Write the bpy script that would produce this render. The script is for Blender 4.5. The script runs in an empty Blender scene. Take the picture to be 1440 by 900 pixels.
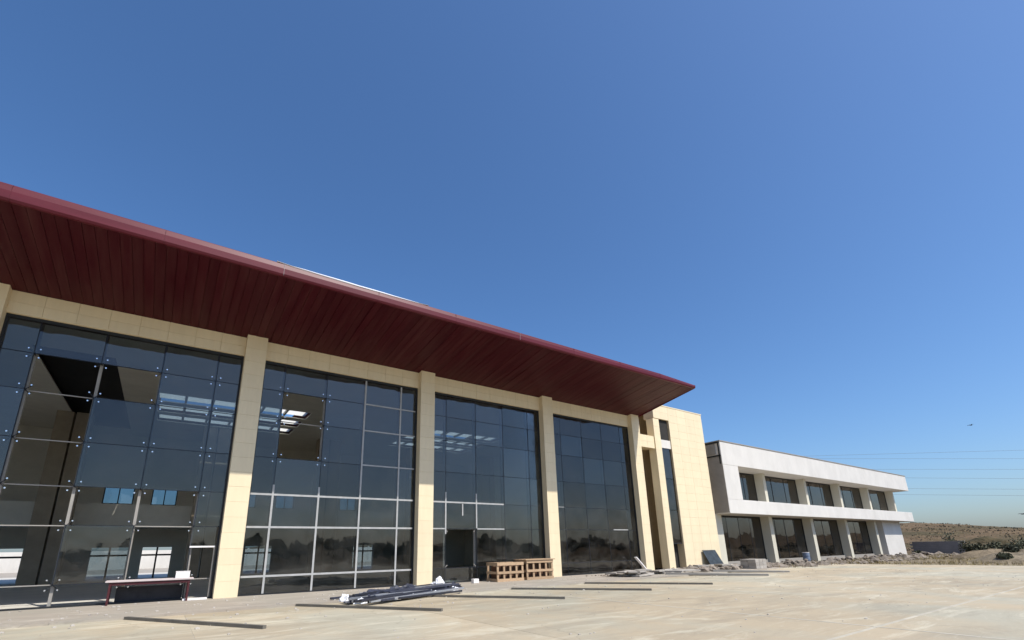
import bpy, bmesh, math, random
from mathutils import Vector, Matrix, noise
random.seed(7)
sc = bpy.context.scene
COL = sc.collection

# ------------------------------------------------------------------ camera
F_PX, PPX, PPY = 664.755, 691.867, 583.079          # focal length and principal point in 1440x900 pixels
YAW, PITCH, ROLL = 0.60108, 0.27856, -0.020517
CAM = Vector((-1.941, -21.672, 1.568))
fw = Vector((math.sin(YAW)*math.cos(PITCH), math.cos(YAW)*math.cos(PITCH), math.sin(PITCH)))
r0 = Vector((math.cos(YAW), -math.sin(YAW), 0)); u0 = r0.cross(fw)
rt = r0*math.cos(ROLL) + u0*math.sin(ROLL); up = -r0*math.sin(ROLL) + u0*math.cos(ROLL)
cd = bpy.data.cameras.new('camera'); cam = bpy.data.objects.new('camera', cd); COL.objects.link(cam)
cam.matrix_world = Matrix(((rt.x, up.x, -fw.x, CAM.x), (rt.y, up.y, -fw.y, CAM.y), (rt.z, up.z, -fw.z, CAM.z), (0, 0, 0, 1)))
cd.sensor_width = 36; cd.lens = F_PX/1440*36
cd.shift_x = (720-PPX)/1440; cd.shift_y = (PPY-450)/1440
cd.clip_start = 0.1; cd.clip_end = 5000
sc.camera = cam
def ray(px, py): return fw + rt*((px-PPX)/F_PX) - up*((py-PPY)/F_PX)

# ------------------------------------------------------------------ world, sun, exposure
SUN = Vector((1.6, -4.68, 6.71)).normalized()        # towards the sun, from the roof edge's shadow on the pillars
w = bpy.data.worlds.new('World'); sc.world = w; w.use_nodes = True
nt = w.node_tree; nt.nodes.clear()
wo = nt.nodes.new('ShaderNodeOutputWorld'); bg = nt.nodes.new('ShaderNodeBackground'); sky = nt.nodes.new('ShaderNodeTexSky')
sky.sky_type = 'NISHITA'; sky.sun_disc = False
sky.sun_elevation = math.asin(SUN.z); sky.sun_rotation = math.atan2(SUN.x, SUN.y)
sky.altitude = 0; sky.air_density = 1.0; sky.dust_density = 1.5; sky.ozone_density = 8.0
bg.inputs['Strength'].default_value = 0.119
hsv = nt.nodes.new('ShaderNodeHueSaturation'); hsv.inputs['Saturation'].default_value = 1.09
nt.links.new(sky.outputs[0], hsv.inputs['Color']); nt.links.new(hsv.outputs[0], bg.inputs[0]); nt.links.new(bg.outputs[0], wo.inputs[0])
sd = bpy.data.lights.new('sun', 'SUN'); sd.energy = 3.7; sd.angle = math.radians(0.53); sd.color = (1.0, 0.955, 0.88)
so = bpy.data.objects.new('sun', sd); COL.objects.link(so); so.location = (0, -40, 60)
so.rotation_euler = (-SUN).to_track_quat('-Z', 'Y').to_euler()
sc.view_settings.view_transform = 'Standard'; sc.view_settings.look = 'None'
sc.cycles.diffuse_bounces = 6
sc.view_settings.gamma = 1; sc.view_settings.exposure = 0.5

# ------------------------------------------------------------------ materials
def srgb(r, g, b):
    f = lambda c: (c/255/12.92) if c/255 <= .04045 else ((c/255+.055)/1.055)**2.4
    return (f(r), f(g), f(b))
MATS = {}
def mat(name, col, rough=.6, var=.12, scale=1.5, bump=0., bscale=40., spec=.3, metal=0., dirt=None, dirt_scale=.35, dirt_amt=.5, obj_var=0., stretch=None):
    if name in MATS: return MATS[name]
    m = bpy.data.materials.new(name); m.use_nodes = True; t = m.node_tree; N = t.nodes; L = t.links
    b = N['Principled BSDF']; b.inputs['Roughness'].default_value = rough; b.inputs['Metallic'].default_value = metal
    b.inputs['Specular IOR Level'].default_value = spec
    g = N.new('ShaderNodeNewGeometry'); src = g.outputs['Position']
    if stretch:
        mp = N.new('ShaderNodeMapping'); mp.inputs['Scale'].default_value = stretch; L.new(src, mp.inputs[0]); srcs = mp.outputs[0]
    else: srcs = src
    n1 = N.new('ShaderNodeTexNoise'); n1.inputs['Scale'].default_value = scale; n1.inputs['Detail'].default_value = 6; n1.inputs['Roughness'].default_value = .65
    L.new(srcs, n1.inputs['Vector'])
    rp = N.new('ShaderNodeValToRGB'); e = rp.color_ramp.elements
    e[0].position = .3; e[1].position = .72
    e[0].color = (*[c*(1-var) for c in col], 1); e[1].color = (*[min(1, c*(1+var)) for c in col], 1)
    L.new(n1.outputs['Fac'], rp.inputs[0]); out = rp.outputs[0]
    if dirt:
        n2 = N.new('ShaderNodeTexNoise'); n2.inputs['Scale'].default_value = dirt_scale; n2.inputs['Detail'].default_value = 8; n2.inputs['Roughness'].default_value = .7
        L.new(srcs, n2.inputs['Vector'])
        r2 = N.new('ShaderNodeValToRGB'); r2.color_ramp.elements[0].position = .45; r2.color_ramp.elements[1].position = .7
        r2.color_ramp.elements[1].color = (dirt_amt,)*3+(1,)
        L.new(n2.outputs['Fac'], r2.inputs[0])
        mx = N.new('ShaderNodeMix'); mx.data_type = 'RGBA'; L.new(r2.outputs[0], mx.inputs[0]); L.new(out, mx.inputs[6]); mx.inputs[7].default_value = (*dirt, 1)
        out = mx.outputs[2]
    if obj_var:
        oi = N.new('ShaderNodeObjectInfo'); ma = N.new('ShaderNodeMapRange'); ma.inputs[3].default_value = 1-obj_var; ma.inputs[4].default_value = 1+obj_var
        L.new(oi.outputs['Random'], ma.inputs[0])
        hs = N.new('ShaderNodeHueSaturation'); L.new(ma.outputs[0], hs.inputs['Value']); L.new(out, hs.inputs['Color']); out = hs.outputs[0]
    L.new(out, b.inputs['Base Color'])
    if bump:
        n3 = N.new('ShaderNodeTexNoise'); n3.inputs['Scale'].default_value = bscale; n3.inputs['Detail'].default_value = 5; L.new(src, n3.inputs['Vector'])
        bp = N.new('ShaderNodeBump'); bp.inputs['Strength'].default_value = bump; bp.inputs['Distance'].default_value = .02
        L.new(n3.outputs['Fac'], bp.inputs['Height']); L.new(bp.outputs[0], b.inputs['Normal'])
    MATS[name] = m; return m

def glass_mat(name, tint, refl, k=1.5, base=.03):
    m = bpy.data.materials.new(name); m.use_nodes = True; t = m.node_tree; N = t.nodes; L = t.links; N.clear()
    o = N.new('ShaderNodeOutputMaterial'); tr = N.new('ShaderNodeBsdfTransparent'); gl = N.new('ShaderNodeBsdfGlossy'); mx = N.new('ShaderNodeMixShader')
    tr.inputs[0].default_value = (*tint, 1); gl.inputs[0].default_value = (*refl, 1); gl.inputs['Roughness'].default_value = .012
    fr = N.new('ShaderNodeFresnel'); fr.inputs[0].default_value = 1.5
    ma = N.new('ShaderNodeMath'); ma.operation = 'MULTIPLY_ADD'; ma.inputs[1].default_value = k; ma.inputs[2].default_value = base; ma.use_clamp = True
    oi = N.new('ShaderNodeObjectInfo'); mo = N.new('ShaderNodeMapRange'); mo.inputs[3].default_value = .82; mo.inputs[4].default_value = 1.18; L.new(oi.outputs['Random'], mo.inputs[0])
    mm = N.new('ShaderNodeMath'); mm.operation = 'MULTIPLY'; L.new(ma.outputs[0], mm.inputs[0]); L.new(mo.outputs[0], mm.inputs[1])
    L.new(fr.outputs[0], ma.inputs[0]); L.new(mm.outputs[0], mx.inputs[0])
    g = N.new('ShaderNodeNewGeometry'); n = N.new('ShaderNodeTexNoise'); n.inputs['Scale'].default_value = .7; n.inputs['Detail'].default_value = 2
    L.new(g.outputs['Position'], n.inputs['Vector'])
    bp = N.new('ShaderNodeBump'); bp.inputs['Strength'].default_value = .5; bp.inputs['Distance'].default_value = .02
    L.new(n.outputs['Fac'], bp.inputs['Height']); L.new(bp.outputs[0], gl.inputs['Normal'])
    # thin dust film
    n2 = N.new('ShaderNodeTexNoise'); n2.inputs['Scale'].default_value = 1.3; n2.inputs['Detail'].default_value = 7; L.new(g.outputs['Position'], n2.inputs['Vector'])
    mr = N.new('ShaderNodeMapRange'); mr.inputs[1].default_value = .35; mr.inputs[2].default_value = .8; mr.inputs[3].default_value = .004; mr.inputs[4].default_value = .06
    L.new(n2.outputs['Fac'], mr.inputs[0])
    df = N.new('ShaderNodeBsdfDiffuse'); df.inputs[0].default_value = (.4, .38, .34, 1)
    m2 = N.new('ShaderNodeMixShader'); L.new(mr.outputs[0], m2.inputs[0]); L.new(mx.outputs[0], m2.inputs[1]); L.new(df.outputs[0], m2.inputs[2])
    L.new(tr.outputs[0], mx.inputs[1]); L.new(gl.outputs[0], mx.inputs[2]); L.new(m2.outputs[0], o.inputs[0])
    MATS[name] = m; return m

STONE = mat('cream_stone', (.755, .635, .425), .55, .04, 3.0, .10, 60, .35, dirt=(.66, .55, .36), dirt_scale=.7, dirt_amt=.45, obj_var=.02, stretch=(2.2, 2.2, .35))
STONEJ = mat('stone_joint', (.60, .475, .30), .9, .1, 4)
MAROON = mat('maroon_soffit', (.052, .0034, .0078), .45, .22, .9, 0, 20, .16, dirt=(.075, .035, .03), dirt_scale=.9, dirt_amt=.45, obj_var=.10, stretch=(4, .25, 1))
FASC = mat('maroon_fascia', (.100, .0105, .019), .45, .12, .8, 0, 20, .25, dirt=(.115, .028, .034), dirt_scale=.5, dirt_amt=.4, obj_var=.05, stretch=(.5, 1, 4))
GLINT = mat('white_glint', (.82, .82, .84), .35, .06, 2, spec=.6)  # white colour for the glint along the fascia top
ROOFM = mat('roof_deck', (.16, .05, .05), .5, .1, 1)
GLASS = glass_mat('tinted_glass', (.47, .54, .57), (.67, .635, .615), 1.4, .028)
GLASSW = glass_mat('wing_glass', (.32, .36, .38), (.72, .67, .63), 1.45, .035)
SEAL = mat('black_sealant', (.012, .016, .024), .5, .1, 3)
TAPE = mat('pale_joint_tape', (.40, .40, .39), .5, .12, 5, dirt=(.3, .3, .29), dirt_scale=2, dirt_amt=.6)
STEEL = mat('bright_steel', (.75, .76, .78), .22, .05, 5, metal=.9)
TUBE = mat('grey_steel_tube', (.30, .28, .25), .5, .1, 4)
DARKF = mat('dark_frame_and_shade', (.02, .022, .025), .5, .1, 3)
PLASTER = mat('beige_plaster', (.74, .69, .59), .85, .06, 1.2, .05, 30, .2, dirt=(.60, .55, .46), dirt_scale=.7, dirt_amt=.5)
PIERM = mat('brown_stone_pier', (.38, .31, .225), .6, .14, 1.5, .05, 30, .3)
INFLOOR = mat('dusty_screed', (.55, .52, .46), .8, .12, .6)
DARKIN = mat('unlit_depth', (.03, .028, .026), .9, .2, 1)  # near-black colour stands in for unlit depth inside openings
COLM = mat('pale_beige_render', (.60, .565, .46), .7, .06, 1.2, .06, 30, .2, dirt=(.42, .39, .31), dirt_scale=.6, dirt_amt=.5, stretch=(1, 1, .4))
WHITE = mat('white_cladding', (.66, .63, .58), .6, .05, 1.2, .06, 30, .3, dirt=(.52, .495, .45), dirt_scale=.45, dirt_amt=.55, stretch=(1, 1, .5))
GREYCON = mat('raw_concrete_and_shade', (.30, .28, .25), .85, .12, 1.5, .1, 30, .2)
WOOD = mat('pale_timber', (.42, .29, .18), .7, .2, 6, .1, 40, .2, obj_var=.12, stretch=(1, 1, 5))
WOODD = mat('dark_timber', (.09, .045, .025), .8, .25, 6)
RED = mat('dark_red_paint', (.07, .016, .019), .5, .15, 5)
PALE = mat('pale_pink_board', (.52, .45, .43), .6, .05, 6)
CARD = mat('white_card', (.78, .75, .73), .7, .04, 8)
WRAP = mat('dark_wrapped_profile', (.035, .038, .055), .42, .3, 5, .2, 30, .5, obj_var=.5)
ALU = mat('mill_aluminium', (.45, .46, .48), .35, .1, 6, metal=.6, obj_var=.2)
FILM = mat('crumpled_white_film', (.80, .80, .82), .4, .05, 6, .4, 25, .5)
SLABM = mat('grey_stone_slab', (.36, .33, .29), .75, .15, 3, .15, 30, .3, obj_var=.18)
RUBBLE = mat('rubble', (.22, .185, .15), .9, .55, 2.2, .3, 20, .2)
WIRE = mat('grey_wire', (.14, .17, .2), .6, .05, 1)
PYL = mat('galvanised_steel', (.35, .36, .37), .5, .08, 1, metal=.4)
BIRD = mat('dark_feather', (.03, .03, .035), .8, .2, 5)
BLOCK = mat('dark_grey_block', (.22, .205, .205), .85, .12, 1.5, .1, 20, .2)
SHRUB = mat('dusty_leaf', (.085, .088, .052), .8, .45, 1.4, obj_var=.25)
BARK = mat('bark', (.09, .065, .045), .9, .25, 5)
STRAW = mat('dry_grass', (.34, .27, .13), .9, .45, .25, dirt=(.20, .13, .07), dirt_scale=.08, dirt_amt=.7)
TRANSL = bpy.data.materials.new('skylight_sheet'); TRANSL.use_nodes = True
_t = TRANSL.node_tree; _t.nodes.clear(); _o = _t.nodes.new('ShaderNodeOutputMaterial'); _d = _t.nodes.new('ShaderNodeBsdfTranslucent'); _d.inputs[0].default_value = (.80, .80, .78, 1); _t.links.new(_d.outputs[0], _o.inputs[0])

def concrete_mat(name, base, warm, dark, joint=None):
    m = bpy.data.materials.new(name); m.use_nodes = True; t = m.node_tree; N = t.nodes; L = t.links
    b = N['Principled BSDF']; b.inputs['Roughness'].default_value = .82; b.inputs['Specular IOR Level'].default_value = .25
    g = N.new('ShaderNodeNewGeometry'); P = g.outputs['Position']
    def nz(scale, det=7, rgh=.65, st=None, dist=0):
        n = N.new('ShaderNodeTexNoise'); n.inputs['Scale'].default_value = scale; n.inputs['Detail'].default_value = det; n.inputs['Roughness'].default_value = rgh; n.inputs['Distortion'].default_value = dist
        if st:
            mp = N.new('ShaderNodeMapping'); mp.inputs['Scale'].default_value = st; mp.inputs['Rotation'].default_value = (0, 0, .5); L.new(P, mp.inputs[0]); L.new(mp.outputs[0], n.inputs['Vector'])
        else: L.new(P, n.inputs['Vector'])
        return n.outputs['Fac']
    def ramp(src, a, bb, v0=0, v1=1):
        r = N.new('ShaderNodeMapRange'); r.inputs[1].default_value = a; r.inputs[2].default_value = bb; r.inputs[3].default_value = v0; r.inputs[4].default_value = v1; L.new(src, r.inputs[0]); return r.outputs[0]
    def mix(f, a, c):
        x = N.new('ShaderNodeMix'); x.data_type = 'RGBA'; L.new(f, x.inputs[0])
        if isinstance(a, tuple): x.inputs[6].default_value = (*a, 1)
        else: L.new(a, x.inputs[6])
        x.inputs[7].default_value = (*c, 1); return x.outputs[2]
    c = mix(ramp(nz(.22, 6, .6, (1, .6, 1), .6), .42, .58), base, warm)
    c = mix(ramp(nz(.5, 8, .7, (.5, 1.6, 1), .8), .47, .68, 0, .55), c, dark)
    c = mix(ramp(nz(.9, 8, .75, (.35, 1.3, 1), 1.2), .52, .68, 0, .75), c, tuple(min(1, v*1.5) for v in base))
    c = mix(ramp(nz(5, 8, .75), .55, .8, 0, .35), c, dark)
    # hairline cracks
    vo = N.new('ShaderNodeTexVoronoi'); vo.feature = 'DISTANCE_TO_EDGE'; vo.inputs['Scale'].default_value = .13
    wn = N.new('ShaderNodeTexNoise'); wn.inputs['Scale'].default_value = .8; wn.inputs['Detail'].default_value = 5; L.new(P, wn.inputs['Vector'])
    va = N.new('ShaderNodeVectorMath'); va.operation = 'MULTIPLY_ADD'; va.inputs[1].default_value = (1.6, 1.6, 0); L.new(wn.outputs['Color'], va.inputs[0]); L.new(P, va.inputs[2])
    L.new(va.outputs[0], vo.inputs['Vector'])
    c = mix(ramp(vo.outputs['Distance'], 0, .004, .35, 0), c, tuple(v*.6 for v in base))
    # fine grit and speckle, faint slab-to-slab differences
    c = mix(ramp(nz(28, 4, .8), .62, .78, 0, .45), c, tuple(v*.5 for v in base))
    c = mix(ramp(nz(45, 3, .8), .66, .8, 0, .5), c, tuple(min(1, v*1.7) for v in base))
    oi = N.new('ShaderNodeObjectInfo'); hv = N.new('ShaderNodeHueSaturation'); L.new(ramp(oi.outputs['Random'], 0, 1, .93, 1.07), hv.inputs['Value']); L.new(c, hv.inputs['Color']); c = hv.outputs[0]
    L.new(c, b.inputs['Base Color'])
    bp = N.new('ShaderNodeBump'); bp.inputs['Strength'].default_value = .35; bp.inputs['Distance'].default_value = .03
    L.new(nz(3, 8, .7), bp.inputs['Height']); L.new(bp.outputs[0], b.inputs['Normal'])
    MATS[name] = m; return m
APRON = concrete_mat('apron_concrete', (.385, .355, .27), (.425, .35, .24), (.25, .217, .163))
PLAT = concrete_mat('platform_concrete', (.345, .31, .255), (.365, .315, .255), (.25, .222, .185))
DUST = mat('pale_dust', (.45, .41, .325), .9, .25, 1.2)
KERB = mat('dark_kerb', (.15, .137, .115), .8, .2, 2, .1, 30, .2)

def earth_mat():
    m = bpy.data.materials.new('dry_earth'); m.use_nodes = True; t = m.node_tree; N = t.nodes; L = t.links
    b = N['Principled BSDF']; b.inputs['Roughness'].default_value = .95; b.inputs['Specular IOR Level'].default_value = .1
    g = N.new('ShaderNodeNewGeometry')
    n = N.new('ShaderNodeTexNoise'); n.inputs['Scale'].default_value = .05; n.inputs['Detail'].default_value = 9; n.inputs['Roughness'].default_value = .7; L.new(g.outputs['Position'], n.inputs['Vector'])
    r = N.new('ShaderNodeValToRGB'); e = r.color_ramp.elements
    e[0].position = .32; e[0].color = (.055, .052, .028, 1); e[1].position = .70; e[1].color = (.195, .148, .085, 1)
    x = e.new(.45); x.color = (.100, .078, .042, 1); x = e.new(.57); x.color = (.150, .102, .060, 1)
    L.new(n.outputs['Fac'], r.inputs[0])
    # paler trodden verge next to the building site, darker heath beyond
    sp = N.new('ShaderNodeSeparateXYZ'); L.new(g.outputs['Position'], sp.inputs[0])
    vg = N.new('ShaderNodeMath'); vg.operation = 'MULTIPLY_ADD'; vg.inputs[1].default_value = 30; L.new(n.outputs['Fac'], vg.inputs[0]); L.new(sp.outputs['X'], vg.inputs[2])
    mr = N.new('ShaderNodeMapRange'); mr.inputs[1].default_value = 78; mr.inputs[2].default_value = 92; mr.inputs[3].default_value = .85; mr.inputs[4].default_value = 0; L.new(vg.outputs[0], mr.inputs[0])
    gt = N.new('ShaderNodeMath'); gt.operation = 'GREATER_THAN'; gt.inputs[1].default_value = -60; L.new(sp.outputs['Y'], gt.inputs[0])
    ml = N.new('ShaderNodeMath'); ml.operation = 'MULTIPLY'; L.new(mr.outputs[0], ml.inputs[0]); L.new(gt.outputs[0], ml.inputs[1])
    mv = N.new('ShaderNodeMix'); mv.data_type = 'RGBA'; L.new(ml.outputs[0], mv.inputs[0]); L.new(r.outputs[0], mv.inputs[6]); mv.inputs[7].default_value = (.26, .215, .15, 1)
    n2 = N.new('ShaderNodeTexNoise'); n2.inputs['Scale'].default_value = .9; n2.inputs['Detail'].default_value = 8; n2.inputs['Roughness'].default_value = .75; L.new(g.outputs['Position'], n2.inputs['Vector'])
    m2 = N.new('ShaderNodeMapRange'); m2.inputs[1].default_value = .3; m2.inputs[2].default_value = .7; m2.inputs[3].default_value = .55; m2.inputs[4].default_value = 1.35; L.new(n2.outputs['Fac'], m2.inputs[0])
    mx = N.new('ShaderNodeVectorMath'); mx.operation = 'SCALE'; L.new(mv.outputs[2], mx.inputs[0]); L.new(m2.outputs[0], mx.inputs['Scale']); L.new(mx.outputs[0], b.inputs['Base Color'])
    bp = N.new('ShaderNodeBump'); bp.inputs['Strength'].default_value = .8; bp.inputs['Distance'].default_value = .3; L.new(n2.outputs['Fac'], bp.inputs['Height']); L.new(bp.outputs[0], b.inputs['Normal'])
    return m
EARTH = earth_mat()

# ------------------------------------------------------------------ mesh helpers
def wloc(o):
    v = Vector((0, 0, 0))
    while o is not None: v += o.location; o = o.parent
    return v
def props(o, label=None, cat=None, group=None, kind=None):
    if label: o['label'] = label
    if cat: o['category'] = cat
    if group: o['group'] = group
    if kind: o['kind'] = kind
    return o
def empty(name, loc=(0, 0, 0), parent=None, **k):
    o = bpy.data.objects.new(name, None); COL.objects.link(o); o.empty_display_size = .3
    o.location = Vector(loc) - (wloc(parent) if parent else Vector()); o.parent = parent
    return props(o, **k)
class MB:
    def __init__(s): s.v = []; s.f = []
    def add(s, vs, fs):
        n = len(s.v); s.v += [tuple(v) for v in vs]; s.f += [tuple(i+n for i in f) for f in fs]; return s
    def hexa(s, p): return s.add(p, [(0, 3, 2, 1), (4, 5, 6, 7), (0, 1, 5, 4), (1, 2, 6, 5), (2, 3, 7, 6), (3, 0, 4, 7)])
    def box(s, x0, x1, y0, y1, z0, z1):
        return s.hexa([(x0, y0, z0), (x1, y0, z0), (x1, y1, z0), (x0, y1, z0), (x0, y0, z1), (x1, y0, z1), (x1, y1, z1), (x0, y1, z1)])
    def prism(s, poly, z0, z1):
        n = len(poly); return s.add([(x, y, z0) for x, y in poly]+[(x, y, z1) for x, y in poly], [tuple(reversed(range(n))), tuple(range(n, 2*n))]+[(i, (i+1) % n, n+(i+1) % n, n+i) for i in range(n)])
    def bar(s, a, b, wd, ht=None, upv=(0, 0, 1)):
        a = Vector(a); b = Vector(b); d = (b-a).normalized(); ht = ht or wd
        u = Vector(upv)
        if abs(d.dot(u)) > .95: u = Vector((1, 0, 0))
        sx = d.cross(u).normalized(); sz = sx.cross(d).normalized()
        q = []
        for p in (a, b):
            for i, j in ((-1, -1), (1, -1), (1, 1), (-1, 1)): q.append(p+sx*i*wd/2+sz*j*ht/2)
        return s.add(q, [(0, 3, 2, 1), (4, 5, 6, 7), (0, 1, 5, 4), (1, 2, 6, 5), (2, 3, 7, 6), (3, 0, 4, 7)])
    def tube(s, pts, r, n=8):
        pts = [Vector(p) for p in pts]; rings = []
        for i, p in enumerate(pts):
            d = (pts[min(i+1, len(pts)-1)]-pts[max(i-1, 0)]).normalized(); u = Vector((0, 0, 1)) if abs(d.z) < .95 else Vector((1, 0, 0))
            a = d.cross(u).normalized(); b = a.cross(d); rr = r[i] if isinstance(r, (list, tuple)) else r
            rings.append([p+(a*math.cos(2*math.pi*k/n)+b*math.sin(2*math.pi*k/n))*rr for k in range(n)])
        base = len(s.v)
        for R in rings: s.v += [tuple(v) for v in R]
        for i in range(len(rings)-1):
            for k in range(n):
                s.f.append((base+i*n+k, base+i*n+(k+1) % n, base+(i+1)*n+(k+1) % n, base+(i+1)*n+k))
        s.f.append(tuple(base+k for k in reversed(range(n)))); s.f.append(tuple(base+(len(rings)-1)*n+k for k in range(n)))
        return s
    def mesh(s, name, m, origin=Vector(), bevel=0, smooth=False):
        me = bpy.data.meshes.new(name); me.from_pydata([tuple(Vector(v)-origin) for v in s.v], [], s.f)
        if bevel:
            bm = bmesh.new(); bm.from_mesh(me); bmesh.ops.bevel(bm, geom=bm.edges[:], offset=bevel, segments=1, affect='EDGES', clamp_overlap=True); bm.to_mesh(me); bm.free()
        me.materials.append(m); me.update()
        if smooth:
            for p in me.polygons: p.use_smooth = True
        return me
    def build(s, name, m, parent=None, origin=None, bevel=0, smooth=False, **k):
        # vertices are in world coordinates; the object's origin sits at origin (or at the middle of its base)
        xs = [v[0] for v in s.v]; ys = [v[1] for v in s.v]; zs = [v[2] for v in s.v]
        org = Vector(origin) if origin is not None else Vector(((min(xs)+max(xs))/2, (min(ys)+max(ys))/2, min(zs)))
        o = bpy.data.objects.new(name, s.mesh(name, m, org, bevel, smooth)); COL.objects.link(o)
        o.location = org - (wloc(parent) if parent else Vector()); o.parent = parent
        return props(o, **k)
def inst(name, me, loc, parent=None, rot=None, **k):
    o = bpy.data.objects.new(name, me); COL.objects.link(o); o.location = Vector(loc) - (wloc(parent) if parent else Vector()); o.parent = parent
    if rot: o.rotation_euler = rot
    return props(o, **k)
def B(*a): return MB().box(*a)
_cache = {}
def piece(name, sx, sy, sz, m, loc, parent, bevel=.004, rot=None):
    """a box piece of given size, lower centre at loc; alike pieces share their mesh"""
    key = (name, round(sx, 3), round(sy, 3), round(sz, 3), m.name)
    if key not in _cache: _cache[key] = B(-sx/2, sx/2, -sy/2, sy/2, 0, sz).mesh(name, m, bevel=bevel)
    return inst(name, _cache[key], loc, parent, rot)

# ================================================================== ground
AZ = -.06                                                # apron level; the platform top is z = 0
def hgt(x, y):
    h = -.20
    d = math.hypot(x-CAM.x, y-CAM.y); az = math.degrees(math.atan2(x-CAM.x, y-CAM.y))
    if x > 60:
        t = min(1, max(0, (d-88)/150)); t = t*t*(3-2*t)
        top = 8.1 - max(0, min(1, (az-75)/8))*3.2
        if az > 90: top = 4.9
        h += t*top + t*.5*(noise.noise(Vector((x*.03, y*.03, 1)))+.6*noise.noise(Vector((x*.1, y*.1, 4))))
        h -= .25*min(1, max(0, (x-60)/15))*(1-t)
    if x > 47:
        k = min(1, (x-47)/8); h += k*(.10*noise.noise(Vector((x*.35, y*.35, 2)))+.07*noise.noise(Vector((x*1.1, y*1.1, 7))))
    if d > 320: h += min(1, (d-320)/700)*(-2)
    return h
def axis(vals):
    out = []
    for a, b, st in vals:
        n = max(1, int(round((b-a)/st))); out += [a+(b-a)*i/n for i in range(n)]
    return out+[vals[-1][1]]
gx = axis([(-2500, -400, 300), (-400, -60, 40), (-60, 44, 8), (44, 110, 1.1), (110, 300, 5), (300, 700, 40), (700, 3000, 300)])
gy = axis([(-2500, -500, 300), (-500, -90, 40), (-90, -44, 6), (-44, 22, 1.1), (22, 120, 5), (120, 500, 40), (500, 2500, 300)])
g = MB(); g.v = [(x, y, hgt(x, y)) for y in gy for x in gx]; nx = len(gx)
g.f = [(j*nx+i, j*nx+i+1, (j+1)*nx+i+1, (j+1)*nx+i) for j in range(len(gy)-1) for i in range(nx-1)]
g.build('ground', EARTH, origin=(0, 0, 0), smooth=True, kind='structure')

# concrete apron of cast slabs over a dusty bed that shows in the joints
ap = B(-60, 43.5, -36, -4.0, -.35, AZ-.006).build('apron', DUST, kind='structure')
jx = [10.12+5.6*k for k in range(-9, 6)]; jy = [-17.5+5.6*k for k in range(-5, 3)]
jx = [-59.9]+[x for x in jx if -58 < x < 41]+[43.4]; jy = [-35.9]+[y for y in jy if -34.5 < y < -4.5]+[-4.02]
for i in range(len(jx)-1):
    for j in range(len(jy)-1):
        if jx[i] > 30 and jy[j] > -4.5: continue
        ga = .006 if abs(jx[i]-10.12) < .1 else .006; gb = .006 if abs(jx[i+1]-10.12) < .1 else .006
        gc = .006 if abs(jy[j]+17.5) < .1 else .006; gd = .006 if abs(jy[j+1]+17.5) < .1 else .006
        dz = random.uniform(-.002, .002)
        B(jx[i]+ga, jx[i+1]-gb, jy[j]+gc, jy[j+1]-gd, AZ-.11, AZ+dz).build('slab', APRON, ap)

for y in [-34+3*k for k in range(10)]: B(10.08, 10.16, y+.01, y+2.99, AZ-.02, AZ+.005).build('joint_filler', DUST, ap)
for x in [-20+5*k for k in range(12)]: B(x+.01, x+4.99, -17.54, -17.46, AZ-.02, AZ+.006).build('joint_filler', DUST, ap)
# sawtooth bus-bay platform in front of the hall
st = [-11.3, -6.9, -2.43, 2.0, 6.35, 10.65, 14.95]; tp = [-8.5, -4.1, .3, 4.87, 9.5, 14.0, 18.1]
plat = B(-26, 34.0, -4.42, .56, -.34, 0).build('platform', PLAT, kind='structure')
for x in [-26+2*k for k in range(30)]: B(x+.004, x+1.996, -4.50, -4.425, -.34, -.006).build('kerb', PLAT, plat)
for i, (a, b) in enumerate(zip(st, tp)):                # low diagonal kerbs that divide the bus bays
    d = Vector((b-a, -4.55, 0)); Lk = d.length; d.normalize(); p0 = Vector((a, -4.52, AZ+.0))
    for k in range(4):
        MB().bar(p0+d*(Lk*k/4+.004), p0+d*(Lk*(k+1)/4-.004), .10, .15).build('divider_kerb', KERB, ap)

# ================================================================== terminal hall
S = 8.4; PW = .82; GY = .47; LY = .30; H0 = 10.86
hall = empty('terminal_hall', (0, 0, 0), label='long cream stone terminal hall with tall glass bays under a maroon roof', cat='building')
def soff(y, x):   # height of the soffit plane
    zo = 11.42 + (min(26.2, max(-7, x))+7)/33.2*.24
    return 10.86 + (LY-y)/(LY+4.68)*(zo-10.86)
X0, X1 = -25.2, 26.15
pil_x = [-25.2, -16.8, -8.4, 0, 8.4, 16.8, 25.2]
for px in pil_x:
    core = B(px+.02, px+PW-.02, .02, .75, 0, 10.80).build('pillar', STONEJ, hall)
    nt_ = 18; h = 10.9/nt_
    for k in range(nt_):
        z0 = k*h; top = 10.9 if k == nt_-1 else z0+h-.004
        piece('tile', PW, .73, top-z0, STONE, (px+PW/2+random.uniform(-.002, .002), .367+random.uniform(-.003, .003), z0), core, .003)
for i in range(len(pil_x)-1):
    a = pil_x[i]+PW; b = pil_x[i+1]
    li = B(a, b, LY+.03, .74, 10.02, 10.84).build('lintel', STONEJ, hall)
    n = 8; wd = (b-a)/n
    for k in range(n):
        for (za, zb) in ((10.0, 10.42), (10.425, 10.855)):
            piece('tile', wd-.006, .40, zb-za, STONE, (a+wd*(k+.5), LY+.2+random.uniform(-.002, .002), za), li, .005)

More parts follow.
